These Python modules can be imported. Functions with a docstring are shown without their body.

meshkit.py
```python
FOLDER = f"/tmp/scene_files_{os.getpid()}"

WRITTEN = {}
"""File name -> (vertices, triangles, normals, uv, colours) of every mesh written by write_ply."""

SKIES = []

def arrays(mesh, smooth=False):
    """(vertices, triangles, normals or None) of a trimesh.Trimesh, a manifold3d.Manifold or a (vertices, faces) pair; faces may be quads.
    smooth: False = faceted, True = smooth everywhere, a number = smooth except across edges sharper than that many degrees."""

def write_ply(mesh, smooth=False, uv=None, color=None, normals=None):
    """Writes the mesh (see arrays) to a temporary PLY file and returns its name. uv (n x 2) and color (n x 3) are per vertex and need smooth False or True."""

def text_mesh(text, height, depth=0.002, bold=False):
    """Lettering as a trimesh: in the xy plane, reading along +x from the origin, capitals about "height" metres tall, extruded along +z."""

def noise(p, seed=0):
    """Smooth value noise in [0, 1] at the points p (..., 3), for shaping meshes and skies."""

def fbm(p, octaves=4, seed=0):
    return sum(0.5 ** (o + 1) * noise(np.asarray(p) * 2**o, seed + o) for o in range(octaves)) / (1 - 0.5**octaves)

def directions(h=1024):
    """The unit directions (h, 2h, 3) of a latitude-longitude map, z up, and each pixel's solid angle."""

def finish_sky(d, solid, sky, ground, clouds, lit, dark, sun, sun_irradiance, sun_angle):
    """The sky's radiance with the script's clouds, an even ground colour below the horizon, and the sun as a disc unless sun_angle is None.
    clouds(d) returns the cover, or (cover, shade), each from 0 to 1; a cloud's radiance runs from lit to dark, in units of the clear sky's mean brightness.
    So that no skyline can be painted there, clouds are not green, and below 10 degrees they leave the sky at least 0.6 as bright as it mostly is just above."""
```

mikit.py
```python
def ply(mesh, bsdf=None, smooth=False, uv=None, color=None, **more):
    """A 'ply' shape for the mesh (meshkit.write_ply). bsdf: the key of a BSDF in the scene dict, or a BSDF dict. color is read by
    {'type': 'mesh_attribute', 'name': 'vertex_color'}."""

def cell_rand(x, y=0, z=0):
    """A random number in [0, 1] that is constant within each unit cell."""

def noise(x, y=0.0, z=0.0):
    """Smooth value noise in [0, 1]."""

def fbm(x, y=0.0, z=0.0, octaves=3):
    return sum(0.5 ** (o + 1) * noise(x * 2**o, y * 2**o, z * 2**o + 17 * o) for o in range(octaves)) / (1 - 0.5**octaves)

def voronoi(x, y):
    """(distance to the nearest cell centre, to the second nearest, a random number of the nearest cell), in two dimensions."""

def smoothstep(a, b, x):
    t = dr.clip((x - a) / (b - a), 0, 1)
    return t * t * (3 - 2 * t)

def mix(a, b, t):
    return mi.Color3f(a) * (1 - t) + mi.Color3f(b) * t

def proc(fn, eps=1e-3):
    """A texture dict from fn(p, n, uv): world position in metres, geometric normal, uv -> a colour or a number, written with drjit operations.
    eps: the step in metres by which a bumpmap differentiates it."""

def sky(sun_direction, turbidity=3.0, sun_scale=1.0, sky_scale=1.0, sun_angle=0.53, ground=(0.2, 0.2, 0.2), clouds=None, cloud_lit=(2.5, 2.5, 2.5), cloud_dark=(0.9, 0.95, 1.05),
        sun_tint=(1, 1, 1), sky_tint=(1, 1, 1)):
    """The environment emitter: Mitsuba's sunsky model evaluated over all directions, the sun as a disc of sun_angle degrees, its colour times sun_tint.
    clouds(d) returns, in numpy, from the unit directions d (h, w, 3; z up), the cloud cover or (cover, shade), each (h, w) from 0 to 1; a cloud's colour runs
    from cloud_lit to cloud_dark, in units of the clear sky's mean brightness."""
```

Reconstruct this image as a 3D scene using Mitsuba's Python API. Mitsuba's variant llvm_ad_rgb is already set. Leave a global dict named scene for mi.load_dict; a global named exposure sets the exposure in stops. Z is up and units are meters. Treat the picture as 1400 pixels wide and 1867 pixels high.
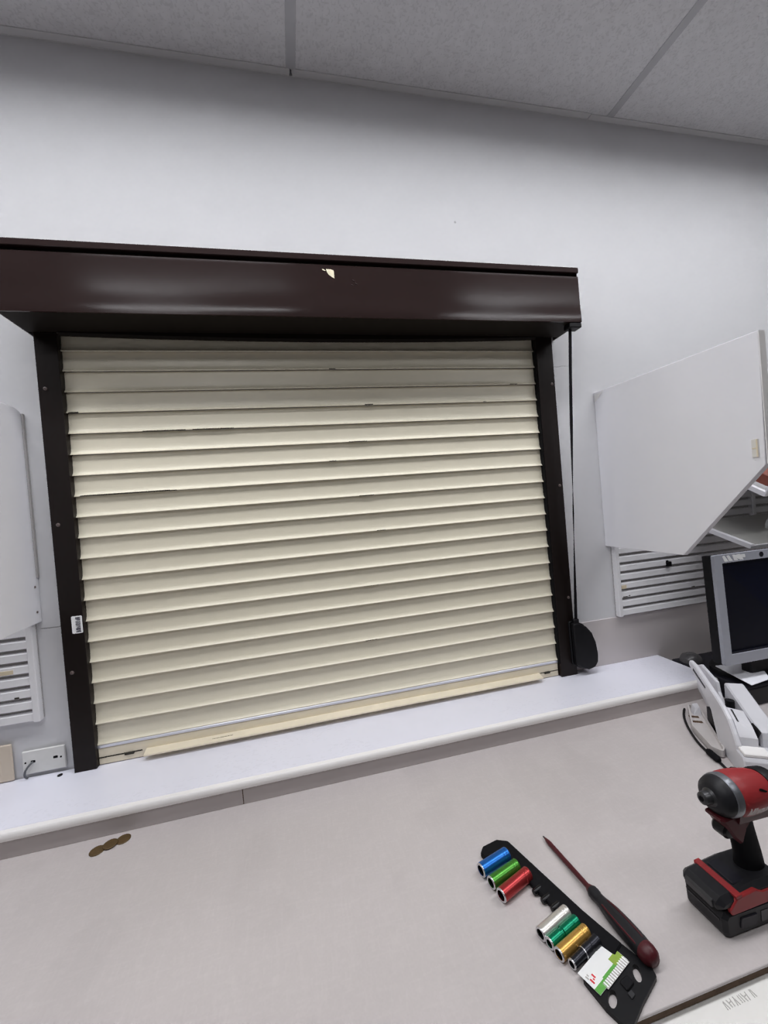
import math, random
import numpy as np, trimesh, manifold3d as m3
import mitsuba as mi, drjit as dr
import mikit, meshkit
from shapely.geometry import Polygon, Point, box as sbox
from shapely import affinity

T = mi.ScalarTransform4f
scene, labels = {}, {}

# ------------------------------------------------------------------ camera, light, exposure
YAW, PITCH, ROLL, FOC = 0.2190, -0.0130, -0.08374, 740.0
CAM = np.array([0.0, -1.366, 1.62])
_f = np.array([math.sin(YAW) * math.cos(PITCH), math.cos(YAW) * math.cos(PITCH), math.sin(PITCH)])
_r0 = np.array([math.cos(YAW), -math.sin(YAW), 0.0]); _u0 = np.cross(_r0, _f)
_r = _r0 * math.cos(ROLL) + _u0 * math.sin(ROLL); _u = np.cross(_r, _f)
scene['camera'] = {'type': 'perspective', 'fov': math.degrees(2 * math.atan(700.0 / FOC)), 'fov_axis': 'x', 'near_clip': 0.02, 'far_clip': 60.0,
                   'to_world': T().look_at(origin=CAM.tolist(), target=(CAM + _f).tolist(), up=_u.tolist())}
exposure = 0.0
LAMP = (12.6, 12.65, 13.0)
CEIL = 3.062
ZS, ZC = 0.932, 0.868          # top of ledge shelf, top of counter
# the ceiling lamps: (centre x, centre y) of the 2 x 4 ft troffers, two of which stand nearest the wall
LAMPS = [(-1.72, -0.785), (-0.51, -0.785), (0.72, -0.785), (1.94, -0.785), (-0.51, -2.00), (1.94, -2.00)]

# ------------------------------------------------------------------ materials
def const(c): return {'type': 'rgb', 'value': list(c)}
def mat(key, color, rough=0.5, spec=0.5, metallic=0.0, clearcoat=0.0, bump=None, bump_scale=1.0, **more):
    b = {'type': 'principled', 'base_color': mikit.proc(color) if callable(color) else const(color), 'roughness': rough, 'metallic': metallic, **more}
    if metallic == 0: b['specular'] = spec
    if clearcoat: b['clearcoat'] = clearcoat; b['clearcoat_gloss'] = 0.9
    if bump: b = {'type': 'bumpmap', 'arbitrary': mikit.proc(bump, eps=5e-4), 'scale': bump_scale, 'bsdf': b}
    scene['m_' + key] = {'type': 'twosided', 'bsdf': b}
    return 'm_' + key

def f_wall(p, n, uv):
    v = mikit.fbm(p.x * 3 + 3.1, p.y * 3, p.z * 3, 4)
    g = mikit.noise(p.x * 90, p.y * 90, p.z * 90)
    s = 0.965 + 0.05 * v + 0.012 * g
    # a hairline crack each side of the shutter, and the odd scuff
    w = 0.004 * (mikit.noise(p.x * 40, 7.0) - 0.5)
    c1 = (1 - mikit.smoothstep(0.0008, 0.0022, dr.abs(p.z - 1.352 - w))) * mikit.smoothstep(-0.745, -0.735, p.x) * (1 - mikit.smoothstep(-0.672, -0.662, p.x))
    c2 = (1 - mikit.smoothstep(0.0008, 0.0022, dr.abs(p.z - 2.098 - w))) * mikit.smoothstep(0.98, 0.99, p.x) * (1 - mikit.smoothstep(1.05, 1.11, p.x))
    d = dr.sqrt(dr.square(p.x - 0.655) + dr.square(p.z - 2.62))
    sp = 1 - mikit.smoothstep(0.002, 0.006, d)
    s = s * (1 - 0.55 * c1 * dr.select(dr.abs(p.y) < 0.01, 1.0, 0.0)) * (1 - 0.3 * c2) * (1 - 0.4 * sp)
    return mi.Color3f(0.635, 0.637, 0.655) * s
mat('wall', f_wall, 0.65, 0.25)
mat('room_wall', (0.38, 0.37, 0.37), 0.8, 0.2)
mat('floor', lambda p, n, uv: mi.Color3f(0.26, 0.25, 0.24) * (0.9 + 0.2 * mikit.fbm(p.x * 5, p.y * 5, 0.0)), 0.5, 0.3)
def f_tile(p, n, uv):
    v = mikit.fbm(p.x * 60, p.y * 60, 0.0, 3)
    h = mikit.smoothstep(0.62, 0.78, mikit.noise(p.x * 210, p.y * 210, 3.0))
    return mi.Color3f(0.75, 0.745, 0.765) * (0.94 + 0.12 * v - 0.10 * h)
mat('tile', f_tile, 0.9, 0.1, bump=lambda p, n, uv: mikit.fbm(p.x * 140, p.y * 140, 0.0, 3), bump_scale=0.004)
mat('grid', (0.47, 0.47, 0.49), 0.5, 0.4)
mat('wall_angle', (0.66, 0.66, 0.67), 0.5, 0.4)
def f_brown(p, n, uv):
    v = mikit.fbm(p.x * 4, p.y * 9, p.z * 9, 3)
    return mi.Color3f(0.023, 0.0132, 0.0125) * (0.85 + 0.3 * v)
mat('brown', f_brown, 0.17, 0.30)
mat('brown_rail', lambda p, n, uv: mi.Color3f(0.008, 0.0048, 0.004) * (0.85 + 0.3 * mikit.fbm(p.x * 30, p.y * 30, p.z * 6, 3)), 0.42, 0.22)
mat('brown_dark', (0.008, 0.0055, 0.004), 0.6, 0.15)
mat('cream', lambda p, n, uv: mi.Color3f(0.725, 0.680, 0.545) * (0.965 + 0.035 * mikit.fbm(p.x * 2.2, p.y * 9, p.z * 14, 3) + 0.02 * mikit.noise(p.x * 300, p.y * 300, p.z * 300)), 0.38, 0.5)
mat('cream_bar', lambda p, n, uv: mi.Color3f(0.75, 0.68, 0.53) * (0.88 + 0.18 * mikit.fbm(p.x * 18, p.y * 40, p.z * 60, 4)), 0.45, 0.4)
mat('scuff', (0.035, 0.032, 0.026), 0.7, 0.2)
mat('scuff_soft', (0.20, 0.18, 0.14), 0.7, 0.2)
mat('aluminium', (0.70, 0.71, 0.76), 0.32, metallic=0.85)
mat('screw', (0.11, 0.085, 0.08), 0.4, 0.5)
mat('paint_chip', (0.86, 0.80, 0.58), 0.6, 0.3)
mat('black', (0.005, 0.005, 0.006), 0.45, 0.2)
mat('black_matte', (0.004, 0.004, 0.005), 0.7, 0.12)
mat('black_gloss', (0.004, 0.004, 0.005), 0.25, 0.25)
def f_ledge(p, n, uv):
    v = mikit.fbm(p.x * 3, p.y * 6, p.z * 3, 4)
    h = mikit.smoothstep(0.70, 0.80, mikit.noise(p.x * 150, p.y * 220, 5.0)) * mikit.smoothstep(0.52, 0.62, mikit.fbm(p.x * 3, p.y * 9, 2.0))
    return mi.Color3f(0.715, 0.720, 0.800) * (0.97 + 0.04 * v) * (1 - 0.035 * h)
mat('ledge', f_ledge, 0.30, 0.5)
mat('nosing', (0.80, 0.785, 0.775), 0.35, 0.5)
def f_counter(p, n, uv):
    v = mikit.fbm(p.x * 5, p.y * 5, 1.0, 4)
    g = mikit.noise(p.x * 420, p.y * 420, 2.0)
    st = mikit.smoothstep(0.60, 0.80, mikit.noise(p.x * 55, p.y * 240, 4.0))
    st2 = mikit.smoothstep(0.64, 0.82, mikit.noise(p.x * 260 + 11, p.y * 50, 6.0))
    sm = mikit.smoothstep(0.56, 0.72, mikit.fbm(p.x * 7 + 5, p.y * 7, 9.0, 3))
    return mi.Color3f(0.480, 0.445, 0.438) * (0.95 + 0.06 * v + 0.03 * (g - 0.5) + 0.016 * st + 0.014 * st2 - 0.03 * sm)
mat('counter', f_counter, 0.36, 0.45)
mat('riser', lambda p, n, uv: mi.Color3f(0.43, 0.392, 0.386) * (0.94 + 0.12 * mikit.fbm(p.x * 8, p.y * 8, p.z * 30, 3)), 0.45, 0.4)
mat('backsplash', lambda p, n, uv: mi.Color3f(0.56, 0.52, 0.515) * (0.95 + 0.1 * mikit.fbm(p.x * 6, p.y * 6, p.z * 6, 3)), 0.4, 0.4)
mat('raw_edge', lambda p, n, uv: mi.Color3f(0.085, 0.055, 0.037) * (0.7 + 0.6 * mikit.noise(p.x * 160, p.y * 160, p.z * 160)), 0.8, 0.2)
mat('drawer', (0.70, 0.69, 0.66), 0.5, 0.4)
mat('white_panel', lambda p, n, uv: mi.Color3f(0.75, 0.75, 0.785) * (0.98 + 0.03 * mikit.fbm(p.y * 3, p.z * 3, 1.0)), 0.42, 0.45)
mat('shelf_grey', (0.40, 0.40, 0.38), 0.45, 0.4)
mat('panel_edge', (0.72, 0.71, 0.70), 0.45, 0.4)
mat('slatwall', lambda p, n, uv: mi.Color3f(0.765, 0.765, 0.785) * (0.97 + 0.04 * mikit.fbm(p.x * 8, p.y * 8, p.z * 20, 3)), 0.4, 0.45)
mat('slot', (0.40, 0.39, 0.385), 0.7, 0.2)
mat('tape', (0.66, 0.58, 0.42), 0.6, 0.3)
mat('translucent_tag', (0.66, 0.64, 0.60), 0.25, 0.5)
mat('plate_white', lambda p, n, uv: mi.Color3f(0.68, 0.68, 0.66) * (0.92 + 0.14 * mikit.fbm(p.x * 40, p.y * 40, p.z * 40, 3)), 0.35, 0.5)
mat('plate_beige', (0.60, 0.52, 0.42), 0.4, 0.5)
mat('hole', (0.004, 0.004, 0.005), 0.8, 0.1)
mat('grey_cable', (0.10, 0.105, 0.115), 0.5, 0.4)
mat('coin', lambda p, n, uv: mi.Color3f(0.105, 0.066, 0.026) * (0.8 + 0.4 * mikit.fbm(p.x * 160, p.y * 160, 0.0, 3)), 0.45, metallic=0.35)
mat('silver_plastic', (0.36, 0.375, 0.425), 0.42, 0.5)
mat('screen', (0.0012, 0.0034, 0.021), 0.45, 0.03)
mat('white_plastic', (0.56, 0.56, 0.59), 0.35, 0.5)
mat('grey_plastic', (0.50, 0.475, 0.465), 0.35, 0.5)
mat('dark_plastic', (0.010, 0.010, 0.015), 0.4, 0.25)
mat('paper', (0.84, 0.85, 0.90), 0.7, 0.2)
mat('red_plastic', (0.235, 0.020, 0.022), 0.4, 0.3)
mat('red_dark', (0.055, 0.007, 0.010), 0.40, 0.3)
mat('steel_ring', (0.20, 0.21, 0.23), 0.34, metallic=0.8)
mat('dark_steel', (0.05, 0.05, 0.053), 0.35, metallic=0.7)
mat('charcoal', (0.010, 0.010, 0.012), 0.45, 0.25)
mat('lettering_white', (0.60, 0.55, 0.54), 0.5, 0.4)
mat('black_print', (0.04, 0.04, 0.06), 0.7, 0.2)
mat('grey_print', (0.40, 0.39, 0.37), 0.7, 0.2)
mat('green_print', (0.10, 0.33, 0.06), 0.6, 0.3)
mat('olive_print', (0.23, 0.34, 0.05), 0.6, 0.3)
mat('red_print', (0.55, 0.035, 0.045), 0.6, 0.3)
mat('white_print', (0.84, 0.85, 0.85), 0.5, 0.4)
mat('label_paper', (0.74, 0.75, 0.74), 0.45, 0.4)
mat('carton_blue', (0.22, 0.28, 0.42), 0.5, 0.4)
mat('carton_red', (0.17, 0.045, 0.028), 0.5, 0.4)
for k, c in dict(blue=(0.014, 0.125, 0.44), green=(0.060, 0.235, 0.030), red=(0.34, 0.032, 0.034), silver=(0.62, 0.60, 0.56), teal=(0.0, 0.165, 0.085), gold=(0.52, 0.30, 0.075), gunmetal=(0.018, 0.019, 0.025)).items():
    mat('anodised_' + k, c, 0.30, metallic=0.72)
mat('bright_rim', (0.62, 0.62, 0.64), 0.25, metallic=0.9)
mat('lamp_frame', (0.7, 0.7, 0.7), 0.5, 0.4)
mat('louvre', (0.6, 0.6, 0.61), 0.4, 0.4)
mat('diffuser', (0.8, 0.8, 0.8), 0.5, 0.3)

# ------------------------------------------------------------------ mesh helpers
def tm(mf):
    if isinstance(mf, trimesh.Trimesh): return mf
    m = mf.to_mesh(); return trimesh.Trimesh(np.array(m.vert_properties)[:, :3], np.array(m.tri_verts), process=False)
def cat(*ms): return trimesh.util.concatenate([tm(m) for m in ms])
def box(x0, x1, y0, y1, z0, z1, c=0.0):
    """An axis-aligned box with chamfered edges."""
    if c <= 0:
        b = trimesh.creation.box((x1 - x0, y1 - y0, z1 - z0)); b.apply_translation(((x0 + x1) / 2, (y0 + y1) / 2, (z0 + z1) / 2)); return b
    pts = []
    for sx, ix in ((x0, 1), (x1, -1)):
        for sy, iy in ((y0, 1), (y1, -1)):
            for sz, iz in ((z0, 1), (z1, -1)):
                pts += [(sx, sy + iy * c, sz + iz * c), (sx + ix * c, sy, sz + iz * c), (sx + ix * c, sy + iy * c, sz)]
    return trimesh.convex.convex_hull(np.array(pts))
def extrude(poly, a, b, axis='z'):
    """A shapely polygon pushed from a to b: axis z: (x,y); axis x: (y,z); axis y: (x,z)."""
    if not isinstance(poly, Polygon): poly = Polygon(poly)
    m = trimesh.creation.extrude_polygon(poly, b - a, engine='earcut')
    v = np.array(m.vertices); h = v[:, 2] + a
    if axis == 'z': v = np.stack([v[:, 0], v[:, 1], h], 1)
    elif axis == 'x': v = np.stack([h, v[:, 0], v[:, 1]], 1)
    else: v = np.stack([v[:, 0], -h, v[:, 1]], 1)      # axis y: from y=-a towards -b
    return trimesh.Trimesh(v, m.faces, process=False)
def strip(profile, x0, x1, n=1, jog=None):
    """A closed (y, z) profile swept along x in n steps; jog(x) gives (dy, dz)."""
    P = np.array(profile, float); k = len(P); xs = np.linspace(x0, x1, n + 1); V = []
    for x in xs:
        d = (0, 0) if jog is None else jog(x)
        V += [(x, p[0] + d[0], p[1] + d[1]) for p in P]
    F = []
    for i in range(n):
        for j in range(k):
            a, b = i * k + j, i * k + (j + 1) % k
            F += [(a, b, b + k), (a, b + k, a + k)]
    cap = trimesh.creation.triangulate_polygon(Polygon(P), engine='earcut')
    tree = [int(np.argmin(((P - q) ** 2).sum(1))) for q in cap[0]]
    for f in cap[1]:
        a, b, c = (tree[i] for i in f); F += [(a, c, b), (a + n * k, b + n * k, c + n * k)]
    m = trimesh.Trimesh(np.array(V), np.array(F), process=False); trimesh.repair.fix_normals(m); return m
def place(mesh, origin, ax, ay, az):
    """Moves a mesh from local coordinates to an origin with three axis vectors."""
    m = mesh.copy(); v = np.array(m.vertices)
    m.vertices = np.asarray(origin) + v[:, :1] * np.asarray(ax) + v[:, 1:2] * np.asarray(ay) + v[:, 2:] * np.asarray(az)
    if np.linalg.det(np.array([ax, ay, az])) < 0: m.invert()
    return m
def frame(d, up=(0, 0, 1)):
    d = np.asarray(d, float); d = d / np.linalg.norm(d); s = np.cross(up, d); s /= np.linalg.norm(s); return d, s, np.cross(d, s)
def lathe(profile, p0, d, n=32):
    """A closed (radius, along) profile turned about the axis that runs from p0 in direction d."""
    m = trimesh.creation.revolve(np.array(profile, float), sections=n)
    d, s, t = frame(d, (0, 0, 1) if abs(d[2]) < 0.95 else (1, 0, 0))
    return place(m, p0, s, t, d)
def tube(path, r, n=10):
    P = np.array(path, float); k = len(P); tan = np.gradient(P, axis=0); tan /= np.linalg.norm(tan, axis=1, keepdims=True)
    s = np.cross(tan[0], (0, 0, 1) if abs(tan[0][2]) < 0.9 else (1, 0, 0)); V = []
    R = np.full(k, r) if np.isscalar(r) else np.asarray(r)
    for i in range(k):
        s = s - tan[i] * (s @ tan[i]); s /= np.linalg.norm(s); t = np.cross(tan[i], s)
        a = np.arange(n) * 2 * np.pi / n
        V += list(P[i] + R[i] * (np.cos(a)[:, None] * s + np.sin(a)[:, None] * t))
    F = []
    for i in range(k - 1):
        for j in range(n):
            a, b = i * n + j, i * n + (j + 1) % n; F += [(a, b, b + n), (a, b + n, a + n)]
    V += [P[0], P[-1]]; c0, c1 = len(V) - 2, len(V) - 1
    for j in range(n): F += [(c0, (j + 1) % n, j), (c1, (k - 1) * n + j, (k - 1) * n + (j + 1) % n)]
    m = trimesh.Trimesh(np.array(V), np.array(F), process=False); trimesh.repair.fix_normals(m); return m
def bez(pts, n=24):
    from scipy.interpolate import make_interp_spline
    P = np.array(pts, float); t = np.r_[0, np.cumsum(np.linalg.norm(np.diff(P, axis=0), axis=1))]
    return make_interp_spline(t, P, k=min(3, len(P) - 1))(np.linspace(0, t[-1], n))
def hull(pts): return trimesh.convex.convex_hull(np.array(pts, float))
def rpoly(pts, r, seg=4):
    p = Polygon(pts); return p.buffer(-r).buffer(r, quad_segs=seg)
def slab(poly, a, b, c, axis='z'):
    """An extruded polygon with a chamfer c at both flat ends (for outlines that are convex or nearly so)."""
    if not isinstance(poly, Polygon): poly = Polygon(poly)
    inner = poly.buffer(-c, join_style=2)
    return cat(extrude(poly, a + c, b - c, axis), extrude(inner, a, b, axis), *[hull_ring(poly, inner, z0, z1, axis) for z0, z1 in ((a + c, a), (b - c, b))])
def hull_ring(p, q, zp, zq, axis):
    A = np.array(p.exterior.coords)[:-1]; B = np.array([q.exterior.interpolate(q.exterior.project(Point(x))).coords[0] for x in A]); n = len(A)
    V = np.vstack([np.c_[A, np.full(n, zp)], np.c_[B, np.full(n, zq)]]); F = []
    for i in range(n):
        j = (i + 1) % n; F += [(i, j, n + j), (i, n + j, n + i)]
    if zq < zp: F = [f[::-1] for f in F]
    if not p.exterior.is_ccw: F = [f[::-1] for f in F]
    if axis == 'x': V = np.stack([V[:, 2], V[:, 0], V[:, 1]], 1)
    elif axis == 'y': V = np.stack([V[:, 0], -V[:, 2], V[:, 1]], 1)
    return trimesh.Trimesh(V, np.array(F), process=False)

def numbered(k):
    if k not in scene and k not in labels and not any(s.startswith(k + '__') for s in scene): return k
    i = 1
    while f'{k}_{i:03d}' in scene or f'{k}_{i:03d}' in labels or any(s.startswith(f'{k}_{i:03d}__') for s in scene): i += 1
    return f'{k}_{i:03d}'
def thing(name, label, category, group=None):
    k = numbered(name); labels[k] = {'label': label, 'category': category}
    if group: labels[k]['group'] = group
    return k
def part(parent, name, mesh, m, label=None, smooth=30, kind=None, **more):
    k = numbered(parent + '__' + name); scene[k] = mikit.ply(tm(mesh), 'm_' + m, smooth=smooth, **more)
    if label: labels.setdefault(k, {})['label'] = label
    if kind: labels.setdefault(k, {})['kind'] = kind
    return k
def single(name, mesh, m, label, category, group=None, smooth=30):
    k = thing(name, label, category, group); scene[k] = mikit.ply(tm(mesh), 'm_' + m, smooth=smooth); return k
def struct(name, mesh, m, label, smooth=False):
    k = name; scene[k] = mikit.ply(tm(mesh), 'm_' + m, smooth=smooth); labels[k] = {'kind': 'structure', 'label': label, 'category': name.split('_')[0]}; return k

# ------------------------------------------------------------------ the room
X0, X1, YB = -2.9, 4.1, -5.2
w = struct('wall_back', box(X0, X1, 0, 0.12, 0, CEIL + 0.1), 'wall', 'white painted wall behind the roller shutter')
part(w, 'backsplash', box(0.99, X1, -0.004, 0, ZC, 1.111, 0.001), 'backsplash', 'pinkish grey laminate strip along the foot of the wall', False)
struct('wall_left', box(X0 - 0.12, X0, YB, 0, 0, CEIL + 0.1), 'room_wall', 'painted side wall left of the counter')
struct('wall_right', box(X1, X1 + 0.12, YB, 0, 0, CEIL + 0.1), 'room_wall', 'painted side wall right of the counter')
struct('wall_front', box(X0, X1, YB - 0.12, YB, 0, CEIL + 0.1), 'room_wall', 'painted wall behind the camera')
struct('floor', box(X0, X1, YB, 0.12, -0.1, 0), 'floor', 'grey floor below the counter')
ceil = struct('ceiling', box(X0, X1, YB, 0.12, CEIL + 0.10, CEIL + 0.14), 'room_wall', 'suspended ceiling of large textured white tiles')
TX = [0.113 + 1.2192 * i for i in range(-3, 5)]
TY = [-0.48 - 0.6096 * i for i in range(-1, 10)]
TYE = [0.0] + [y for y in TY if -5.2 < y < -0.05] + [YB]
def lamp_at(xa, xb, ya, yb): return any(xa - .02 < lx - 0.5 < lx + 0.5 < xb + .02 and yb - .05 < ly < ya + .05 for lx, ly in LAMPS)
LAMPS = [(TX[0] + .6096 + 1.2192 * round((lx - TX[0] - .6096) / 1.2192), min(TY, key=lambda y: abs(y - .3048 - ly)) - .3048) for lx, ly in LAMPS]
xe = [X0] + [x for x in TX if X0 + .05 < x < X1 - .05] + [X1]
for xa, xb in zip(xe[:-1], xe[1:]):
    for ya, yb in zip(TYE[:-1], TYE[1:]):
        if lamp_at(xa, xb, ya, yb): continue
        part(ceil, 'tile', box(xa + 0.003, xb - 0.003, yb + 0.003, ya - 0.003, CEIL + 0.0015, CEIL + 0.016, 0.002), 'tile', smooth=False)
for x in xe[1:-1]: part(ceil, 'grid_bar', box(x - 0.0152, x + 0.0152, YB, -0.021, CEIL - 0.0008, CEIL + 0.0012), 'grid', smooth=False)
for y in TYE[1:-1]: part(ceil, 'grid_bar', box(X0, X1, y - 0.0125, y + 0.0125, CEIL - 0.0004, CEIL + 0.0009), 'grid', smooth=False)
struct('trim_1', cat(box(X0, 0.108, -0.023, 0, CEIL - 0.0016, CEIL + 0.0012), box(0.118, 1.245, -0.023, 0, CEIL - 0.0016, CEIL + 0.0012), box(1.247, X1, -0.021, 0, CEIL - 0.0024, CEIL + 0.0012), box(X0, X1, -0.002, 0, CEIL - 0.0025, CEIL)), 'wall_angle', 'thin white metal angle where ceiling meets wall')
for i, (lx, ly) in enumerate(LAMPS):
    t = thing('ceiling_light', 'recessed rectangular fluorescent ceiling light, ' + (['first', 'second', 'third', 'fourth'][i % 4] + ' from the left in the row by the wall' if i < 4 else ['left', 'right'][i % 2] + ' one of the row behind the camera'), 'ceiling light', 'ceiling lights')
    H, HW, ly = .019, .150, ly + .137
    part(t, 'frame', cat(box(lx - .597, lx + .597, ly - HW - .014, ly - HW, CEIL - .001, CEIL + H), box(lx - .597, lx + .597, ly + HW, ly + HW + .014, CEIL - .001, CEIL + H),
                         box(lx - .597, lx - .583, ly - HW, ly + HW, CEIL - .001, CEIL + H), box(lx + .583, lx + .597, ly - HW, ly + HW, CEIL - .001, CEIL + H)), 'lamp_frame', smooth=False)
    for q in (-1, 0, 1): part(t, 'louvre_blade', box(lx - .583, lx + .583, ly - .0015 + .075 * q, ly + .0015 + .075 * q, CEIL + .002, CEIL + H - .004), 'louvre', 'white louvre blade', smooth=False)
    for q in range(1, 8): part(t, 'cross_blade', box(lx - .5845 + .1458 * q, lx - .5815 + .1458 * q, ly - HW, ly + HW, CEIL + .003, CEIL + H - .004), 'louvre', 'white louvre blade', smooth=False)
    for ya, yb in ((ly - HW - .015, ly - .4385),): part(ceil, 'tile', box(lx - .606, lx + .606, yb, ya, CEIL + .0015, CEIL + .016, .002), 'tile', smooth=False)
    d = trimesh.Trimesh([(lx - .583, ly - HW, CEIL + H - .002), (lx + .583, ly - HW, CEIL + H - .002), (lx + .583, ly + HW, CEIL + H - .002), (lx - .583, ly + HW, CEIL + H - .002)], [(0, 2, 1), (0, 3, 2)], process=False)
    scene[t + '__diffuser'] = mikit.ply(d, 'm_diffuser', emitter={'type': 'area', 'radiance': const(LAMP)})

# ------------------------------------------------------------------ counter with raised back edge
YF, YL = -0.880, -0.235
ctr = thing('counter', 'long pinkish white laminate counter with a worn brown front edge', 'counter')
part(ctr, 'countertop', box(X0 + .001, X1 - .001, YF, YL + 0.02, ZC - 0.005, ZC, 0.0008), 'counter', smooth=False)
part(ctr, 'front_edge', box(X0 + .001, X1 - .001, YF + 0.002, YF + 0.02, ZC - 0.0165, ZC - 0.005), 'raw_edge', 'dark brown chipped edge', smooth=False)
part(ctr, 'core', box(X0 + .001, X1 - .001, YF + 0.02, -0.005, ZC - 0.0165, ZC - 0.005), 'raw_edge', smooth=False)
part(ctr, 'riser', box(X0 + .001, -0.1935, YL, YL + 0.015, ZC, ZS - 0.022, 0.0006), 'riser', 'pinkish grey upstand below the ledge', smooth=False)
part(ctr, 'riser', box(-0.1915, 1.372, YL, YL + 0.015, ZC, ZS - 0.022, 0.0006), 'riser', 'pinkish grey upstand below the ledge', smooth=False)
part(ctr, 'seam_strip', box(-0.1945, -0.1905, YL + 0.0008, YL + 0.012, ZC, ZS - 0.022), 'raw_edge', 'dark seam between the upstand boards', smooth=False)
part(ctr, 'end_panel', box(1.357, 1.372, YL + 0.015, -0.005, ZC, ZS - 0.022), 'riser', smooth=False)
part(ctr, 'countertop', box(1.372, X1 - .001, YL + 0.02, -0.005, ZC - 0.005, ZC), 'counter', smooth=False)
part(ctr, 'cabinet_body', box(X0 + .001, X1 - .001, YF + 0.06, -0.01, 0.0, ZC - 0.0165), 'drawer', smooth=False)
dr_ = thing('drawer', 'off-white drawer front below the brown counter edge in the corner', 'drawer')
part(dr_, 'front', slab(rpoly([(YF - 0.062, 0.62), (YF - 0.062, 0.8475), (YF + 0.058, 0.8510), (YF + 0.058, 0.62)], 0.008), 0.2, 1.35, 0.003, 'x'), 'drawer')
for i in range(6):          # six worn letters, too blurred to read: two or three slanting strokes each
    lx, k = 0.553 + .0094 * i + (.004 if i > 4 else 0), (.0016, -.0012, .0022, .0005, -.0018, .0012)[i]
    y0, y1 = YF - .0150 + .0006 * (i % 2), YF - .0055 + .0004 * (i % 3)
    st_ = [extrude(Polygon([(lx + a, y0), (lx + a + .0011, y0), (lx + a + .0011 + q, y1), (lx + a + q, y1)]), .8488, .8496) for a, q in ((0, k), (.0042, -k))]
    if i in (1, 2, 4): st_.append(extrude(Polygon([(lx + .0008, (y0 + y1) / 2), (lx + .0045, (y0 + y1) / 2 + .001), (lx + .0045, (y0 + y1) / 2 + .002), (lx + .0008, (y0 + y1) / 2 + .001)]), .8488, .8496))
    part(dr_, 'letter', cat(*st_), 'grey_print', 'worn illegible grey letter', smooth=False)

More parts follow.
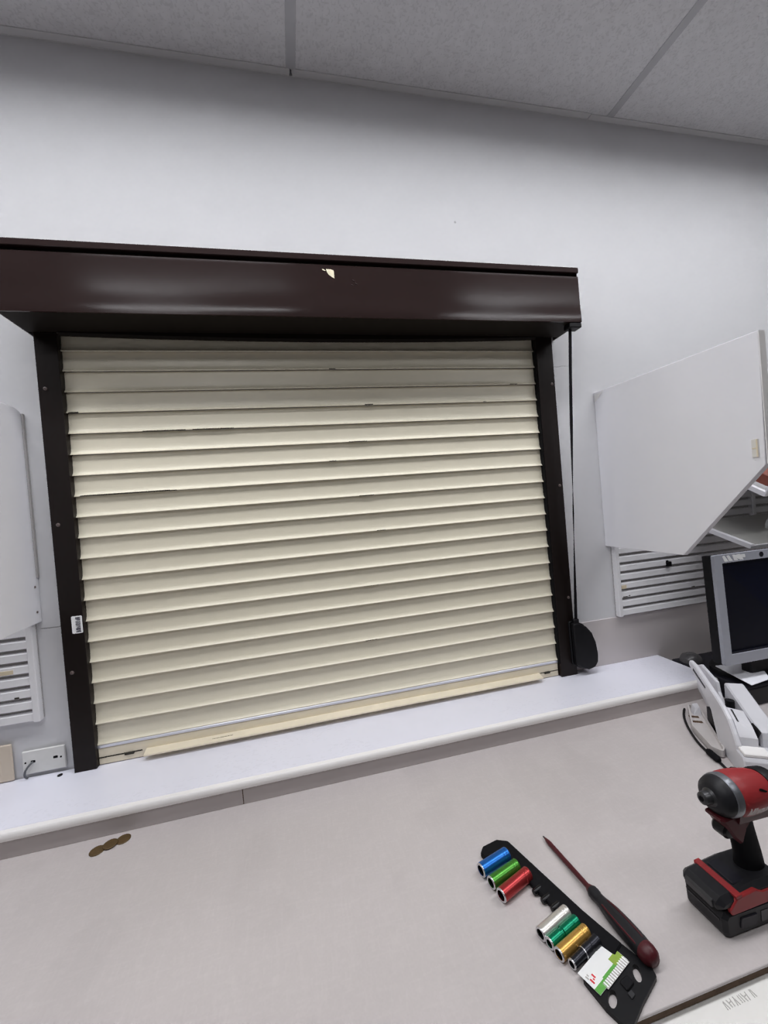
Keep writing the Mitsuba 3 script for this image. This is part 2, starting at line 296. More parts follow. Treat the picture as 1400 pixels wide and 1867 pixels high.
led = thing('ledge', 'raised white laminate ledge shelf running under the shutter', 'ledge')
part(led, 'shelf_board', box(X0 + .001, 1.380, -0.226, -0.0045, ZS - 0.022, ZS, 0.0008), 'ledge', smooth=False)
nose = [(-0.226, ZS - 0.022), (-0.236, ZS - 0.022)] + [(-0.238 - 0.006 * math.sin(a), ZS - 0.011 - 0.0105 * math.cos(a)) for a in np.linspace(0.35, 2.8, 8)] + [(-0.236, ZS - 0.0002), (-0.226, ZS - 0.0006)]
part(led, 'nosing', strip(nose, X0 + .001, 1.3805), 'nosing', 'rounded off-white front edge')
single('screw_hole_plug', lathe([(0, 0), (.006, 0), (.0065, .002), (.003, .0035), (0, .0035)], (-0.712, -0.028, ZS), (0, 0, 1), 12), 'black', 'tiny black speck on the ledge beside the shutter foot', 'plug')

# ------------------------------------------------------------------ roller shutter
rs = thing('roller_shutter', 'closed cream slatted roller shutter in a dark brown metal frame', 'roller shutter')
HX0, HX1, HY = -0.690, 1.019, -0.155
HB, HT = 2.196, 2.382
part(rs, 'top_lip', box(HX0, HX1 + .002, HY - .001, -0.001, 2.3645, HT, 0.0012), 'brown', smooth=False)
part(rs, 'groove', box(HX0 + .001, HX1 - .001, HY + 0.012, -0.005, 2.346, 2.3645), 'brown_dark', 'dark recess under the top lip', smooth=False)
# the fascia: a thin sheet with a rolled upper edge, slightly dished near the bottom
zz = np.linspace(HB, 2.349, 22)
def dish(x, z):
    t = (z - HB) / (2.349 - HB)
    bend = 0.0022 * math.exp(-((t - 0.10) / 0.20) ** 2)
    wav = 0.0011 * math.sin(x * 5.3 + 0.8) * math.exp(-((t - 0.15) / 0.25) ** 2) + 0.0005 * math.sin(x * 13 + 2) * math.exp(-((t - 0.1) / 0.2) ** 2)
    return bend + wav
xs = np.linspace(HX0, HX1, 90); V = []; F = []
for x in xs:
    pr = [(HY - dish(x, z) + 0.0012, z) for z in zz] + [(HY + .0008, 2.3515), (HY + 0.004, 2.3525), (HY + 0.010, 2.3515), (HY + 0.010, 2.3495), (HY + 0.006, 2.349)] + [(HY + 0.006, HB + 0.0005)]
    V += [(x, a, b) for a, b in pr]
k = len(pr)
for i in range(len(xs) - 1):
    for j in range(k):
        a, b = i * k + j, i * k + (j + 1) % k; F += [(a, b, b + k), (a, b + k, a + k)]
fas = trimesh.Trimesh(V, F, process=False); trimesh.repair.fix_normals(fas)
fk = part(rs, 'fascia', fas, 'brown', 'glossy dark brown metal fascia', smooth=40)
part(rs, 'underside', box(HX0 + .002, HX1 - .002, HY + 0.006, -0.030, HB + 0.0005, HB + 0.003), 'brown_dark', smooth=False)
for xa, xb in ((HX0, HX0 + .003), (HX1 - .003, HX1)): part(rs, 'end_cap', box(xa, xb, HY + .006, -.001, HB, 2.3645), 'brown', smooth=False)
apr = lambda x: (0, -0.013 * (1 - ((x - 0.155) / 0.77) ** 2) + 0.004)
part(rs, 'apron', strip([(-.034, HB + .022), (-.026, HB + .022), (-.026, 2.184), (-.028, 2.182), (-.032, 2.183), (-.036, 2.19)], -0.612, 0.92, 24, apr), 'brown_dark', 'dark sagging strip above the top slat')
chip = [(0.155, 2.3385), (0.170, 2.3380), (0.1775, 2.3355), (0.1785, 2.3285), (0.1783, 2.3115), (0.1715, 2.3150), (0.1625, 2.3215), (0.1575, 2.3290)]
part(fk, 'paint_chip', cat(extrude(Polygon(chip), -HY - .0012, -HY + .0004, 'y'), extrude(Polygon([(0.1430, 2.3385), (0.1475, 2.3380), (0.1540, 2.3335), (0.1520, 2.3325), (0.1455, 2.3345)]), -HY - .0012, -HY + .0004, 'y')), 'paint_chip', 'cream flake where the brown paint is gone', smooth=False)
part(fk, 'scratch', cat(*[extrude(Polygon([(a, b), (a + .006, b - .003), (a + .0062, b - .0037), (a, b - .0009)]), -HY - .001, -HY + .0003, 'y') for a, b in ((.232, 2.310), (.240, 2.300), (.228, 2.296))]), 'screw', 'faint scratch', smooth=False)
# side guide rails
def rail(x0, x1, name='guide_rail'):
    g = part(rs, name, box(x0, x1, -0.032, -0.0005, ZS, HB, 0.0012), 'brown_rail', smooth=False)
    return g
gl, gr = rail(-0.674, -0.6165), rail(0.9205, 0.988)
for g, x, zs_ in ((gl, -0.656, (2.035, 1.646, 1.220)), (gr, 0.974, (2.022, 1.644, 1.224))):
    for z in zs_: part(g, 'screw', lathe([(0, 0), (.0055, 0), (.0050, .0022), (.0030, .0033), (.0012, .0034), (.0012, .002), (0, .002)], (x, -0.032, z), (0, -1, 0), 16), 'screw')
part(rs, 'brush_seal', box(0.9180, 0.9205, -0.029, -0.006, ZS + .05, 2.15), 'black_matte', 'black brush strip beside the slats', smooth=False)
stk = part(rs, 'sticker', slab(rpoly([(-0.6460, 1.3305), (-0.6185, 1.3305), (-0.6185, 1.381), (-0.6460, 1.381)], .003), 0.032, 0.0326, .0001, 'y'), 'white_print', 'white barcode sticker', smooth=False)
random.seed(4); z = 1.377; prints = []
while z > 1.336:
    h = random.choice((.0008, .0012, .0018, .0026)); 
    if not (1.3655 < z < 1.3695): prints.append(box(-0.6355 + random.choice((0, 0, .003)), -0.6235, -0.0330, -0.0326, z - h, z))
    z -= h + random.choice((.0007, .0011, .0016))
part(stk, 'barcode', cat(*prints), 'black_print', 'black bars', smooth=False)
# slats
PITCH_S, ZTOP = 0.0609, 2.1495
SX0, SX1 = -0.6162, 0.9175
def slat_profile(zt, h=PITCH_S):
    b = zt - h
    front = [(-.0090, zt - .0005), (-.0092, zt - .006), (-.0093, zt - .022), (-.0098, zt - .036), (-.0109, zt - .046), (-.0128, b + .0092), (-.0154, b + .0052), (-.0174, b + .0032), (-.0186, b + .0022), (-.0187, b + .0006), (-.0176, b + .0000), (-.0146, b + .0004), (-.0122, b + .0030), (-.0088, b + .0100)]
    return front + [(-.0075, b + .0100), (-.0060, zt - .0005)]
for i in range(20):
    zt = ZTOP + PITCH_S * (1 - i)
    if i == 0: zt -= 0.002
    s = part(rs, 'slat', strip(slat_profile(zt), SX0, SX1, 6, lambda x, i=i: (0.0004 * math.sin(x * 4 + i * 1.7), 0.0003 * math.sin(x * 3 + i))), 'cream', smooth=25)
    b = zt - PITCH_S
    marks = {1: [(.155, .176, 1)], 3: [(-.61, -.585, 2), (.265, .292, 2), (.70, .71, 1)], 4: [(-.42, -.30, 1), (-.28, -.16, 1)], 5: [(.20, .262, 1)], 6: [(.13, .155, 1)], 7: [(-.60, -.36, 2), (-.49, -.34, 1)], 8: [(.22, .27, 1)], 10: [(.27, .30, 1)], 2: [(.81, .84, 1)], 13: [(.21, .26, 0)], 16: [(.2, .24, 0)]}.get(i, [])
    if marks: part(s, 'paint_wear', cat(*[box(a, c, -.0196 - .0002 * q, -.0178, b + .0000, b + (.0012, .0018, .0030)[q]) for a, c, q in marks]), 'scuff' if i != 13 else 'scuff_soft', 'dark bare patch on the slat edge', smooth=False)
zb = ZTOP - PITCH_S * 19 + PITCH_S    # underside of the last slat
zb = ZTOP + PITCH_S * (1 - 19) - PITCH_S
part(rs, 'retaining_strip', strip([(-.006, zb), (-.016, zb), (-.0185, zb - .003), (-.0185, zb - .009), (-.016, zb - .0115), (-.006, zb - .0115)], SX0, SX1), 'aluminium', 'bare silver metal strip')
part(rs, 'joint_gap', box(SX0, SX1, -.013, -.006, zb, zb + .003), 'hole', 'dark gap above the silver strip', smooth=False)
bb = part(rs, 'bottom_bar', box(SX0, SX1, -.0165, -.006, ZS + .002, zb - .0115, .001), 'cream_bar', 'worn cream bottom rail', smooth=False)
lip_p = [(-.0165, .9565), (-.020, .9575), (-.046, .9515), (-.047, .9485), (-.046, .9470), (-.020, .9530), (-.0165, .9525)]
part(bb, 'grip_lip', strip(lip_p, -0.488, 0.835, 12, lambda x: (0, 0.0006 * math.sin(x * 7))), 'cream_bar', 'cream pull lip', smooth=25)
for q in ((SX0, -0.50, -.0175, -.016, .9528, .9558), (.842, SX1, -.0175, -.016, .9535, .9558)): part(bb, 'gap', box(*q), 'scuff', 'dark slot', smooth=False)
for q in ((-.548, -.522, -.0200, -.016, .9485, .9565), (.858, .882, -.0200, -.016, .9490, .957)): part(bb, 'latch', box(*q, .0015), 'scuff', 'dark latch in the slot', smooth=False)
part(bb, 'paint_wear', cat(box(-.385, -.365, -.0400, -.0385, .9505, .9520), box(-.30, -.24, -.0330, -.0315, .9535, .9548)), 'scuff_soft', 'brown wear', smooth=False)
# strap and winder
gd = part(rs, 'strap_guide', cat(box(0.974, 1.020, -.155, -.118, HB - .018, HB, .003), box(1.012, 1.023, -.148, -.128, HB - .008, HB + .006, .002)), 'black', 'black strap outlet below the box corner')
sp = bez([(.986, -.137, HB - .012), (.985, -.120, 2.0), (.985, -.09, 1.65), (.985, -.062, 1.3), (.986, -.047, 1.125)], 24)
V = []; F = []
for i, q in enumerate(sp):
    a = 0.25 + 0.9 * max(0, 1 - abs(i - 14) / 7.0); e = np.array([math.cos(a), math.sin(a), 0]) * .0068; n_ = np.array([-math.sin(a), math.cos(a), 0]) * .0008
    V += [q - e - n_, q + e - n_, q + e + n_, q - e + n_]
for i in range(len(sp) - 1):
    for j in range(4):
        a, b = i * 4 + j, i * 4 + (j + 1) % 4; F += [(a, b, b + 4), (a, b + 4, a + 4)]
st = trimesh.Trimesh(V, F, process=False); trimesh.repair.fix_normals(st)
part(rs, 'strap', st, 'black_matte', 'narrow black pull strap')
def dshape(o): return Polygon([(.962, 1.137), (.990, 1.135), (1.022, 1.118), (1.046, 1.090), (1.061, 1.050), (1.067, 1.005), (1.064, .975), (1.050, .956), (1.020, .949), (.990, .960), (.965, .975)]).buffer(o).buffer(-.008).buffer(.008)
wn = part(rs, 'strap_winder', slab(dshape(0), .006, .040, .002, 'y'), 'black', 'black rounded plastic strap winder', smooth=35)
part(wn, 'cover', slab(dshape(-.004), .041, .060, .004, 'y'), 'black', smooth=35)
part(wn, 'strap_slot', box(.975, .997, -.052, -.036, 1.118, 1.145, .002), 'black_gloss', smooth=False)

# ------------------------------------------------------------------ slatted wall panels and white divider panels
def slat_panel(name, label, x0, x1, z0, z1, edge):
    t = thing(name, label, 'slatted panel', 'slatted wall panels') if False else thing(name, label, 'slatted panel')
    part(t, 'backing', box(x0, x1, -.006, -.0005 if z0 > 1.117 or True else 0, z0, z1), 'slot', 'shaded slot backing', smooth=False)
    z = z0; p = 0.0345
    while z + .02 < z1:
        zt = min(z + p - .0105, z1)
        pr = [(-.006, z), (-.019, z), (-.0205, z + .002), (-.0180, zt - .004), (-.014, zt), (-.006, zt)]
        part(t, 'slat', strip(pr, x0 + (.018 if edge < 0 else 0), x1 - (.018 if edge > 0 else 0)), 'slatwall', smooth=False)
        z += p
    xa = (x0, x0 + .018) if edge < 0 else (x1 - .018, x1)
    part(t, 'end_trim', box(xa[0], xa[1], -.024, -.0005, z0 - .004, z1, .003), 'slatwall', smooth=False)
    return t
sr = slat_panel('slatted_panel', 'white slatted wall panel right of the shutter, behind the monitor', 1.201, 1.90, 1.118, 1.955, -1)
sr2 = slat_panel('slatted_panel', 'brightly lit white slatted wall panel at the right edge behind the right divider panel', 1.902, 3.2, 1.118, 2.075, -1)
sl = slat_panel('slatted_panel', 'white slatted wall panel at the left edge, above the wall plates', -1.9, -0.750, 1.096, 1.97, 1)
part(sr, 'sticker', cat(box(1.220, 1.243, -.0212, -.0195, 1.222, 1.236)), 'tape', 'torn yellowish sticker', smooth=False)
part(sr, 'wear_mark', cat(box(1.225, 1.245, -.0210, -.020, 1.1885, 1.1915), box(1.25, 1.258, -.0210, -.020, 1.191, 1.1935), box(1.555, 1.57, -.0210, -.020, 1.188, 1.191)), 'scuff', 'small dark chips', smooth=False)
part(sl, 'tape', box(-0.838, -0.806, -.0214, -.0190, 1.237, 1.248), 'tape', 'strip of yellowed tape', smooth=False)
part(sl, 'wear_mark', box(-0.808, -0.797, -.0214, -.0190, 1.166, 1.170), 'scuff', 'small dark chip', smooth=False)
ck = single('slat_clip', cat(box(1.438, 1.459, -.028, -.016, 1.286, 1.305, .002), box(1.440, 1.446, -.026, -.016, 1.303, 1.310, .001)), 'black_matte', 'small square black clip on the right slatted panel', 'clip')

dpr = thing('divider_panel', 'white divider panel with slanted lower corner jutting from the wall right of the shutter', 'panel')
pr_ = [(-.0010, 1.394), (-.327, 1.390), (-.570, 1.645), (-.575, 1.985), (-.0010, 1.993)]
part(dpr, 'board', slab(Polygon(pr_), 1.178, 1.197, .0012, 'x'), 'white_panel', smooth=False)
part(dpr, 'edge_band', cat(box(1.1776, 1.1974, -.5765, -.5745, 1.647, 1.984)), 'panel_edge', 'off-white front edge strip', smooth=False)
part(dpr, 'corner_bracket', cat(extrude(Polygon([(-.004, 1.986), (-.05, 1.987), (-.004, 1.955)]), 1.1768, 1.178, 'x')), 'panel_edge', 'grey bracket at the top corner', smooth=False)
cl = part(dpr, 'tag_holder', box(1.1745, 1.178, -.559, -.543, 1.667, 1.714, .0008), 'translucent_tag', 'translucent tag holder', smooth=False)
part(cl, 'tag_lip', cat(box(1.1735, 1.1746, -.558, -.555, 1.668, 1.713), box(1.1735, 1.1746, -.558, -.545, 1.689, 1.6915)), 'tape', smooth=False)
dpl = thing('divider_panel', 'white divider panel cut off by the left edge, left of the shutter', 'panel')
pl_ = [(-.001, 1.372), (-.40, 1.368), (-.575, 1.62), (-.575, 1.975), (-.035, 1.984), (-.012, 1.976), (-.001, 1.955)]
part(dpl, 'board', slab(Polygon(pl_), -.753, -.734, .0012, 'x'), 'white_panel', smooth=False)
part(dpl, 'wall_strip', box(-.7342, -.7300, -.010, -.001, 1.50, 1.972, .0005), 'slot', 'grey strip along the wall side', smooth=False)
for z in (1.475, 1.403): part(dpl, 'screw', lathe([(0, 0), (.0035, 0), (.003, .0016), (.001, .0018), (0, .0012)], (-.734, -.020, z), (1, 0, 0), 12), 'screw')

# tilted shelves behind the right divider panel, with goods
def tilt_shelf(zw, label, sl, dp=.33, lip=.035):
    t = thing('display_shelf', label, 'shelf')
    d = np.array([0, -1, -sl]); d /= np.linalg.norm(d); n = np.array([0, d[2], -d[1]])
    o = np.array([1.55, -.0265, zw - .010])
    part(t, 'board', place(box(0, 1.2, 0, dp, -.005, 0), o, (1, 0, 0), d, n), 'shelf_grey', 'grey shelf board', smooth=False)
    part(t, 'side_edge', place(box(-.004, .012, 0, dp, -.007, .010, .001), o, (1, 0, 0), d, n), 'white_panel', smooth=False)
    part(t, 'front_lip', place(box(-.004, 1.2, dp - .004, dp + .002, -.006, lip, .001), o, (1, 0, 0), d, n), 'white_panel', smooth=False)
    return t, o, d, n
t1, o1, d1, n1 = tilt_shelf(1.728, 'upper tilted white shelf behind the right divider panel', .58)
t2, o2, d2, n2 = tilt_shelf(1.4645, 'lower tilted white shelf behind the right divider panel, above the monitor', .36, .245, .006)
def carton(o, d, n, a, b, w_, dp, h, m, m2, name, label):
    t = thing(name, label, 'box')
    part(t, 'carton', place(box(a, a + w_, b, b + dp, .0, h, .002), o, (1, 0, 0), d, n), m, smooth=False)
    part(t, 'print_band', place(box(a - .0004, a + w_ + .0004, b - .0004, b + dp + .0004, h * .12, h * .38), o, (1, 0, 0), d, n), m2, smooth=False)
carton(o1, d1, n1, .02, .16, .10, .15, .055, 'carton_red', 'label_paper', 'flat_box', 'dark red flat box on the upper tilted shelf')
carton(o1, d1, n1, .135, .06, .09, .22, .13, 'white_print', 'carton_blue', 'carton', 'white and blue carton at the right edge on the upper tilted shelf')
carton(o1, d1, n1, .03, .03, .09, .11, .10, 'white_print', 'carton_blue', 'carton', 'white carton with a blue band behind the dark red box')
carton(o2, d2, n2, .235, .12, .10, .14, .09, 'label_paper', 'white_print', 'carton', 'pale carton on the lower tilted shelf above the monitor')

# ------------------------------------------------------------------ wall plates and cable
wp = thing('wall_plate', 'dirty white wall plate beside the foot of the left guide rail', 'wall plate')
part(wp, 'plate', slab(rpoly([(-.811, .943), (-.703, .943), (-.703, 1.009), (-.811, 1.009)], .003), .0045, .0105, .002, 'y'), 'plate_white', smooth=25)
for x, z, r in ((-.803, .977, .0024), (-.7145, .977, .0026)): part(wp, 'screw', lathe([(0, 0), (r, 0), (r * .9, .0008), (0, .001)], (x, -.0105, z), (0, -1, 0), 12), 'hole', 'dark screw')
for x, z in ((-.784, .9775), (-.728, .979)): part(wp, 'jack', box(x - .0055, x + .0055, -.0116, -.008, z - .003, z + .0035, .0008), 'hole', 'dark jack opening', smooth=False)
single('cable', tube(bez([(-.784, -.009, .9775), (-.790, -.018, .972), (-.799, -.0225, .957), (-.8015, -.019, .942), (-.800, -.012, ZS + .0028)], 22), .0027, 10), 'grey_cable', 'short grey cable bent down from the white wall plate', 'cable')
wb = thing('wall_plate', 'beige wall plate at the left edge', 'wall plate')
part(wb, 'plate', slab(rpoly([(-.948, .934), (-.834, .934), (-.834, 1.037), (-.948, 1.037)], .003), .0045, .011, .002, 'y'), 'plate_beige', smooth=25)
part(wb, 'socket_face', box(-.905, -.862, -.0120, -.010, .955, 1.015, .001), 'plate_beige', smooth=False)
part(wb, 'slot', cat(box(-.877, -.865, -.0126, -.0115, .9645, .9665), box(-.877, -.865, -.0126, -.0115, .9795, .981)), 'hole', 'dark slots', smooth=False)

# ------------------------------------------------------------------ coins
for i, (x, y, lab, zz_) in enumerate(((-.5170, -.2815, 'left coin of three small brown coins on the counter below the ledge', 0), (-.4925, -.2720, 'middle coin of three small brown coins on the counter below the ledge', .0012), (-.4680, -.2625, 'right coin of three small brown coins on the counter below the ledge', 0))):
    r = .0158
    m = trimesh.creation.revolve(np.array([(0, 0), (r - .0005, 0), (r, .0004), (r, .0016), (r - .0006, .0021), (r - .0016, .0021), (r - .0020, .0017), (0, .0017)]), sections=40)
    if i == 1:
        m.apply_transform(trimesh.transformations.rotation_matrix(0.0, (0, 1, 0)))
    m.apply_translation((x, y, ZC + zz_ * 1.75))
    single('coin', m, 'coin', lab, 'coin', 'brown coins on the counter')

# ------------------------------------------------------------------ monitor on a black box
mn = thing('monitor', 'silver framed flat monitor with a dark blue screen at the right edge', 'monitor')
MO = np.array([1.331, -.300, 1.006]); mx = np.array([math.cos(-.03), math.sin(-.03), 0]); my = np.array([-mx[1], mx[0], 0]); mz = np.array([0, .035, 1.0]); mz /= np.linalg.norm(mz); my = np.cross(mz, mx)
MW, MH = .375, .362
def mon(mesh): return place(mesh, MO, mx, my, mz)
outer = rpoly([(0, 0), (MW, 0), (MW, MH), (0, MH)], .006); inner = sbox(.030, .034, MW - .030, MH - .028)
bz = outer.difference(inner)
bzk = part(mn, 'bezel', mon(extrude(bz, -.0, .012, 'y')), 'silver_plastic', smooth=False)
part(mn, 'bezel_inner', mon(cat(extrude(inner.difference(inner.buffer(-.004)), -.002, .008, 'y'))), 'dark_plastic', smooth=False)
part(mn, 'screen', mon(box(.030, MW - .030, .000, .004, .034, MH - .028)), 'screen', 'dark blue screen', smooth=False)
part(mn, 'rear_housing', mon(hull([(0, .0, 0), (MW, .0, 0), (MW, .0, MH), (0, .0, MH), (.0, .030, .004), (MW, .030, .004), (MW, .030, MH - .004), (.0, .030, MH - .004), (.07, .065, .07), (MW - .07, .065, .07), (MW - .07, .065, MH - .07), (.07, .065, MH - .07)])), 'black', smooth=False)
lg = extrude(Point(.192, MH - .014).buffer(.0085), .012, .0128, 'y')
lk = part(bzk, 'emblem', mon(lg), 'dark_plastic', 'round dark emblem', smooth=False)
def text(s, h, depth=.0006, bold=False): return meshkit.text_mesh(s, h, depth, bold)
tx = text('hp', .0075, .0005, True); tx.vertices = np.stack([tx.vertices[:, 0] * 1 + .1865, -.0128 - tx.vertices[:, 2], tx.vertices[:, 1] + MH - .0165], 1)
tx.invert() if tx.volume < 0 else None
smear = []
for a in (.032, .050, .072, .094):
    smear.append(extrude(Polygon([(a, MH - .004), (a + .010, MH - .004), (a + .024, MH - .024), (a + .008, MH - .023)]), .012, .0125, 'y'))
smear.append(extrude(Polygon([(.078, MH - .005), (.124, MH - .006), (.126, MH - .016), (.096, MH - .020)]), .012, .0126, 'y'))
part(bzk, 'sticker_residue', mon(cat(*smear)), 'white_print', 'torn white sticker remains', smooth=False)
part(mn, 'neck', mon(box(.14, .235, .02, .055, -.06, .12, .004)), 'black', smooth=False)
part(mn, 'base', extrude(affinity.scale(Point(1.53, -.225).buffer(1, quad_segs=16), .125, .085), .934, .948, 'z'), 'black', smooth=False)
bx = thing('equipment_box', 'low black equipment box under the monitor', 'box')
part(bx, 'body', box(1.385, 1.80, -.33, -.06, ZC, .934, .004), 'dark_plastic', smooth=False)
part(bx, 'front_panel', box(1.39, 1.80, -.334, -.329, ZC + .012, .926, .002), 'charcoal', smooth=False)
single('paper_sheet', extrude(Polygon([(1.385, -.347), (1.480, -.336), (1.590, -.218), (1.429, -.197)]), .9485, .9500), 'paper', 'white paper sheet lying on the monitor foot at the right edge', 'paper', smooth=False)
cp = thing('clear_cover', 'small smoky plastic dome behind the white scanner by the ledge end', 'cover')
mat('smoky', (.055, .053, .055), .3, .4)
part(cp, 'shell', lathe([(0, .030), (.018, .029), (.030, .022), (.036, .010), (.037, 0), (0, 0)], (1.430, -.105, .934), (0, 0, 1), 28), 'smoky', smooth=40)

# ------------------------------------------------------------------ white document scanner
sc = thing('document_scanner', 'white upright document scanner with grey tray below the monitor', 'scanner')
SO = np.array([1.06, -.53, ZC]); su = np.array([-.529, -.8486, 0]); sv = np.array([.8486, -.529, 0])
def scn(mesh): return place(mesh, SO, su, sv, (0, 0, 1))
def uslab(poly, v0, v1, c=.002, smooth=True):      # (u, z) outline pushed along v
    m = slab(poly if isinstance(poly, Polygon) else Polygon(poly), v0, v1, c, 'y'); m.vertices[:, 1] *= -1; m.invert(); return scn(m)
wall_o = rpoly([(-.288, .158), (-.278, .174), (-.240, .174), (-.090, .142), (-.055, .132), (-.022, .116), (.004, .090), (.020, .068), (.012, .0), (-.085, .0), (-.130, .085)], .006)
part(sc, 'outer_wall', uslab(wall_o, 0, .013, .003), 'white_plastic', smooth=35)
part(sc, 'feed_slot', scn(hull([(-.25, -.0006, .152), (-.247, -.0006, .160), (-.160, -.0006, .134), (-.157, -.0006, .140), (-.25, .001, .152), (-.247, .001, .160), (-.160, .001, .134), (-.157, .001, .140)])), 'charcoal', 'dark slot along the edge', smooth=False)
inner_w = rpoly([(-.350, .05), (-.362, .118), (-.355, .128), (-.311, .149), (-.199, .141), (-.189, .114), (-.158, .082), (-.150, .03), (-.24, .01)], .004)
part(sc, 'guide_plate', uslab(inner_w, .040, .050, .002), 'white_plastic', smooth=35)
front = scn(cat(hull([(-.06, .013, 0), (-.06, .050, 0), (-.06, .013, .130), (-.06, .050, .122), (-.020, .013, .114), (-.015, .050, .104), (.006, .013, .085), (.010, .050, .085), (.014, .013, 0), (.014, .05, 0)])))
part(sc, 'front_cover', front, 'white_plastic', smooth=25)
part(sc, 'cover_seam', scn(cat(*[hull([(a, v, z) for a, v, z in ((u0, .020 + .0 , z0 + .0012), (u0 + .001, .0235, z0 + .0012), (u1, .020, z1 + .0012), (u1 + .001, .0235, z1 + .0012), (u0, .022, z0 - .004), (u1, .022, z1 - .004))]) for u0, z0, u1, z1 in ((-.055, .1262, -.020, .1118),)])), 'charcoal', smooth=False)
house = [(-.200, 0), (-.200, .138), (-.190, .142), (-.055, .106), (-.020, .100), (-.004, .096), (0, .080), (0, 0)]
part(sc, 'housing', uslab(rpoly(house, .004), .060, .106, .004), 'white_plastic', smooth=35)
part(sc, 'track', scn(box(-.20, -.010, .013, .060, 0, .062)), 'black', 'dark document track', smooth=False)
part(sc, 'roller', lathe([(0, 0), (.011, 0), (.011, .020), (0, .020)], SO + su * -.125 + sv * .045 + np.array([0, 0, .10]), (0, 0, 1), 16), 'black')
part(sc, 'pocket_window', scn(hull([(-.012, .0505, .085), (.004, .0505, .080), (-.012, .0605, .1010), (.004, .0600, .0990), (-.035, .0505, .098), (-.035, .0590, .104)])), 'black_gloss', 'black opening near the front', smooth=False)
part(sc, 'front_block', uslab(rpoly([(-.01, 0), (-.01, .060), (.050, .058), (.056, .050), (.058, 0)], .004), .0, .125, .003), 'white_plastic', smooth=35)
part(sc, 'block_ledge', scn(box(.012, .050, .004, .060, .058, .067, .002)), 'panel_edge', 'off-white raised ledge', smooth=False)
tray = rpoly([(-.292, -.010), (-.285, .02), (-.05, .0), (-.03, -.010), (-.050, -.030), (-.16, -.040)], .006)
trm = extrude(tray, .004, .012, 'z')
part(sc, 'catch_tray', scn(trm), 'grey_plastic', 'grey translucent catch tray')
rim = extrude(tray.difference(tray.buffer(-.004)), .004, .022, 'z')
part(sc, 'tray_rim', scn(rim), 'grey_plastic')
for u in (-.235, -.205): part(sc, 'tray_groove', scn(box(u, u + .011, -.026, .0, .0121, .0128)), 'raw_edge', 'dark slot across the tray', smooth=False)
part(sc, 'tray_support', scn(hull([(-.265, -.01, .012), (-.240, -.01, .012), (-.265, .014, .012), (-.240, .012, .012), (-.275, -.002, .032), (-.25, -.002, .032), (-.275, .012, .036), (-.25, .010, .036)])), 'white_plastic', smooth=False)
cb = thing('power_cord', 'black cord with an oval ferrite lump beside the white scanner', 'cord')
W = lambda u, v, z: SO + su * u + sv * v + np.array([0, 0, z])
path = bez([W(-.295, -.018, .0035), W(-.23, -.038, .0035), W(-.14, -.047, .0035), W(-.07, -.043, .0035), W(-.01, -.028, .0035), W(.04, -.016, .0035), W(.085, .03, .0035), W(.10, .10, .0035)], 48)
part(cb, 'cord', tube(path, .0033, 8), 'black')
a_, b_ = W(-.052, -.040, .0085), W(-.010, -.029, .0085)
part(cb, 'ferrite', lathe([(0, 0), (.005, .0), (.0082, .006), (.0085, .012), (.0085, .034), (.0080, .040), (.005, .045), (0, .045)], a_, b_ - a_, 16), 'black_matte')
part(cb, 'plug', place(box(-.012, .018, -.009, .009, 0, .016, .003), W(.035, -.012, .0), su, sv, (0, 0, 1)), 'black_matte', smooth=False)

# ------------------------------------------------------------------ impact driver
idr = thing('impact_driver', 'red and black cordless impact driver standing on its battery', 'power tool')
dy = -.803
# battery
bat = [(.632, ZC), (.627, ZC + .010), (.625, ZC + .034), (.632, ZC + .044), (.745, ZC + .043), (.750, ZC + .032), (.748, ZC)]
def yslab(poly, y0, y1, c=.003): return slab(poly if isinstance(poly, Polygon) else Polygon(poly), -y1, -y0, c, 'y')
part(idr, 'battery', yslab(rpoly(bat, .004), dy - .0365, dy + .0365, .006), 'charcoal', 'black battery pack', smooth=35)
bk = idr + '__battery'
part(bk, 'latch', yslab(rpoly([(.655, ZC + .014), (.690, ZC + .012), (.692, ZC + .030), (.657, ZC + .032)], .003), dy - .0385, dy - .034, .001), 'dark_plastic', smooth=35)
part(bk, 'rating_label', box(.700, .735, dy - .0372, dy - .036, ZC + .012, ZC + .030), 'dark_steel', smooth=False)
part(bk, 'vent_slot', box(.6240, .628, dy - .028, dy + .028, ZC + .0285, ZC + .0305), 'dark_steel', 'pale rib across the front', smooth=False)
# foot of the tool on top of the battery
foot = [(.622, ZC + .045), (.617, ZC + .058), (.628, ZC + .067), (.700, ZC + .074), (.752, ZC + .073), (.765, ZC + .060), (.762, ZC + .045)]
fk2 = part(idr, 'foot', yslab(rpoly(foot, .006), dy - .036, dy + .036, .008), 'charcoal', smooth=35)
part(fk2, 'side_panel', yslab(rpoly([(.640, ZC + .040), (.636, ZC + .050), (.652, ZC + .0655), (.690, ZC + .0695), (.705, ZC + .063), (.758, ZC + .063), (.757, ZC + .042)], .004), dy - .0385, dy - .031, .0015), 'red_plastic', 'red plastic side panel', smooth=35)
part(fk2, 'stripe', place(box(-.0395, .034, -.006, .006, 0, .006, .001), (.655, dy, ZC + .0655), (0, 1, 0), (-.99, 0, -.10), (-.10, 0, .99)), 'red_plastic', 'red stripe across the foot', smooth=False)
part(fk2, 'front_lens', yslab(rpoly([(.6165, ZC + .048), (.6155, ZC + .058), (.620, ZC + .062), (.624, ZC + .048)], .001), dy - .024, dy + .024, .001), 'dark_steel', smooth=False)
part(fk2, 'control_pad', box(.664, .690, dy - .022, dy + .022, ZC + .0685, ZC + .0735, .0015), 'dark_plastic', smooth=False)
